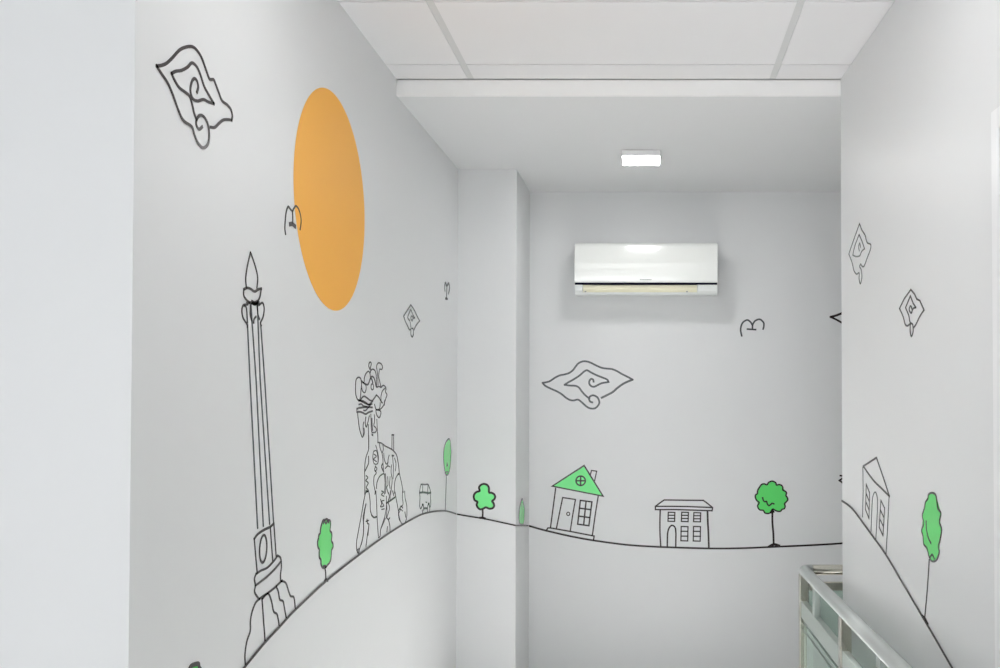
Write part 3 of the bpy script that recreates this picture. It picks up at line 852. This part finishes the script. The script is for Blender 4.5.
# ------------------------------------------------------------------ square lamp on the plain ceiling
yl = 4.863
pl_, pr_ = at_y(621.5, 156, yl).x, at_y(660.5, 156, yl).x
ww = pr_ - pl_
lamp = tag(empty('square_ceiling_lamp', ((pl_ + pr_) / 2, yl + ww / 2, zt(yl + ww / 2))), 'small square white surface lamp glowing on the plain ceiling before the air conditioner', 'light')
zlb = at_y(640, 155.8, yl).z
b = bmesh.new()
hexa(b, [(pl_, yl, zlb), (pr_, yl, zlb), (pr_, yl + ww, zlb), (pl_, yl + ww, zlb), (pl_, yl, zt(yl) - 0.003), (pr_, yl, zt(yl) - 0.003), (pr_, yl + ww, zt(yl + ww) - 0.003), (pl_, yl + ww, zt(yl + ww) - 0.003)])
bmesh.ops.bevel(b, geom=[e_ for e_ in b.edges if abs(e_.verts[0].co.z - e_.verts[1].co.z) > 0.01], offset=0.008, segments=4, affect='EDGES', profile=0.5)
link('lamp_body', b, M_LBODY, lamp)
b = bmesh.new()
hexa(b, [(pl_ + 0.02, yl + 0.02, zt(yl) - 0.004), (pr_ - 0.02, yl + 0.02, zt(yl) - 0.004), (pr_ - 0.02, yl + ww - 0.02, zt(yl + ww) - 0.004), (pl_ + 0.02, yl + ww - 0.02, zt(yl + ww) - 0.004), (pl_ + 0.02, yl + 0.02, zt(yl)), (pr_ - 0.02, yl + 0.02, zt(yl)), (pr_ - 0.02, yl + ww - 0.02, zt(yl + ww)), (pl_ + 0.02, yl + ww - 0.02, zt(yl + ww))])
link('mounting_plate', b, M_ACGREY, lamp)
link('diffuser', bbox(pl_ + 0.004, pr_ - 0.004, yl + 0.003, yl + ww - 0.003, zlb - 0.0006, zlb + 0.0025), M_LAMP, lamp)

# ------------------------------------------------------------------ guard rail
RX, RH, RY = 0.645, CAM.z - 0.65, 4.27            # line of the rail, height of its top tube, corner depth
rr = 0.0225
rail = tag(empty('guard_rail', (RX, RY, 0)), 'stainless steel guard rail with glass panels at the bottom right', 'railing')
b = bmesh.new()
c = [(RX, 0.9, RH), (RX, RY - 0.035, RH)] + [(RX + 0.035 - 0.035 * math.cos(a * math.pi / 12), RY - 0.035 + 0.035 * math.sin(a * math.pi / 12), RH) for a in range(1, 7)]
link('handrail', tube(b, c, rr, 24), M_STEEL, rail, smooth=True)
link('handrail', tube(bmesh.new(), [(RX + 0.034, RY, RH), (XS - 0.01, RY, RH)], rr * 0.97, 24), M_STEELP, rail, smooth=True)
h_top = CAM.z - 0.775
h_bot = CAM.z - 0.845
link('mid_rail', bbox(RX - 0.012, RX + 0.012, 0.9, RY - 0.02, h_bot, h_top, bevel=0.003), M_STEELG, rail)
link('mid_rail', bbox(RX + 0.02, XS - 0.01, RY - 0.012, RY + 0.012, CAM.z - 0.735, CAM.z - 0.70, bevel=0.003), M_STEELP, rail)
posts = [(RX, RY - 0.005), (RX, 3.37), (RX, 2.3), (RX, 1.25), (1.3, RY), (2.0, RY)]
for x, y in posts:
    po = link('post', bbox(x - 0.019, x + 0.019, y - 0.019, y + 0.019, 0.0, RH - rr * 0.7, bevel=0.004), M_STEELP, rail)
    link('base_flange', tube(bmesh.new(), [(x, y, 0.0), (x, y, 0.008)], 0.045, 24), M_STEEL, po)
for y in (3.94, 2.83, 1.75):
    link('short_baluster', bbox(RX - 0.012, RX + 0.012, y - 0.025, y + 0.025, h_top - 0.002, RH - rr * 0.8, bevel=0.003), M_STEELG, rail)
ys = [RY - 0.005, 3.37, 2.3, 1.25]
for i in range(3):
    ya, yb = ys[i + 1] + 0.022, ys[i] - 0.022
    g = link('glass_panel', bbox(RX - 0.004, RX + 0.004, ya, yb, 0.1, h_bot + 0.001), M_GLASS, rail)
    b = bmesh.new()
    for hh in (0.862, 0.892):
        box(b, RX - 0.0055, RX - 0.004, ya, yb, CAM.z - hh - 0.003, CAM.z - hh + 0.003)
    link('etched_line', b, M_ETCH, g)
for xa, xb in ((RX + 0.022, 1.278), (1.322, 1.978)):
    link('glass_panel', bbox(xa, xb, RY - 0.004, RY + 0.004, 0.1, CAM.z - 0.734), M_GLASS, rail)

# ------------------------------------------------------------------ light
w = bpy.data.worlds.new('daylight')
S.world = w
w.use_nodes = True
bg = w.node_tree.nodes['Background']
bg.inputs['Color'].default_value = (0.97, 0.98, 1.0, 1)
bg.inputs['Strength'].default_value = 0.3

# two unseen narrow spots, added to bounce light off the corridor floor
for x, side, tilt in ((0.0, 'left', 26), (0.2, 'right', 6)):
    y = 2.9
    dn = tag(empty('fill_spot', (x, y, ZU)), 'small unseen round recessed downlight in the tiled ceiling, on the %s of the corridor' % side, 'light', 'added fill spots')
    b = bmesh.new()
    seg = 32
    rings = []
    for r_, z_ in ((0.045, 0.001), (0.06, 0.001), (0.06, -0.004), (0.045, -0.004)):
        rings.append([b.verts.new((x + r_ * math.cos(k * 2 * math.pi / seg), y + r_ * math.sin(k * 2 * math.pi / seg), ZU + z_)) for k in range(seg)])
    for q in range(4):
        for k in range(seg):
            b.faces.new([rings[q][k], rings[q][(k + 1) % seg], rings[(q + 1) % 4][(k + 1) % seg], rings[(q + 1) % 4][k]])
    link('rim', b, M_LBODY, dn)
    link('lens', tube(bmesh.new(), [(x, y, ZU - 0.0015), (x, y, ZU + 0.001)], 0.044, 32), M_FILL, dn)
    ls = bpy.data.lights.new('fill_spot_beam', 'SPOT')
    ls.energy = 1400.0
    ls.spot_size = math.radians(26)
    ls.spot_blend = 0.6
    ls.shadow_soft_size = 0.04
    ls.color = (1.0, 0.985, 0.985)
    lo_ = bpy.data.objects.new('fill_spot_beam', ls)
    COL.objects.link(lo_)
    lo_.location = (x, y, ZU - 0.05)
    lo_.rotation_euler = (math.radians(tilt), 0, 0)

S.view_settings.view_transform = 'Standard'
S.view_settings.look = 'None'
S.view_settings.gamma = 1
S.view_settings.use_curve_mapping = False
S.view_settings.exposure = 0.09
for o in bpy.data.objects:
    if '_w' in o:
        del o['_w']
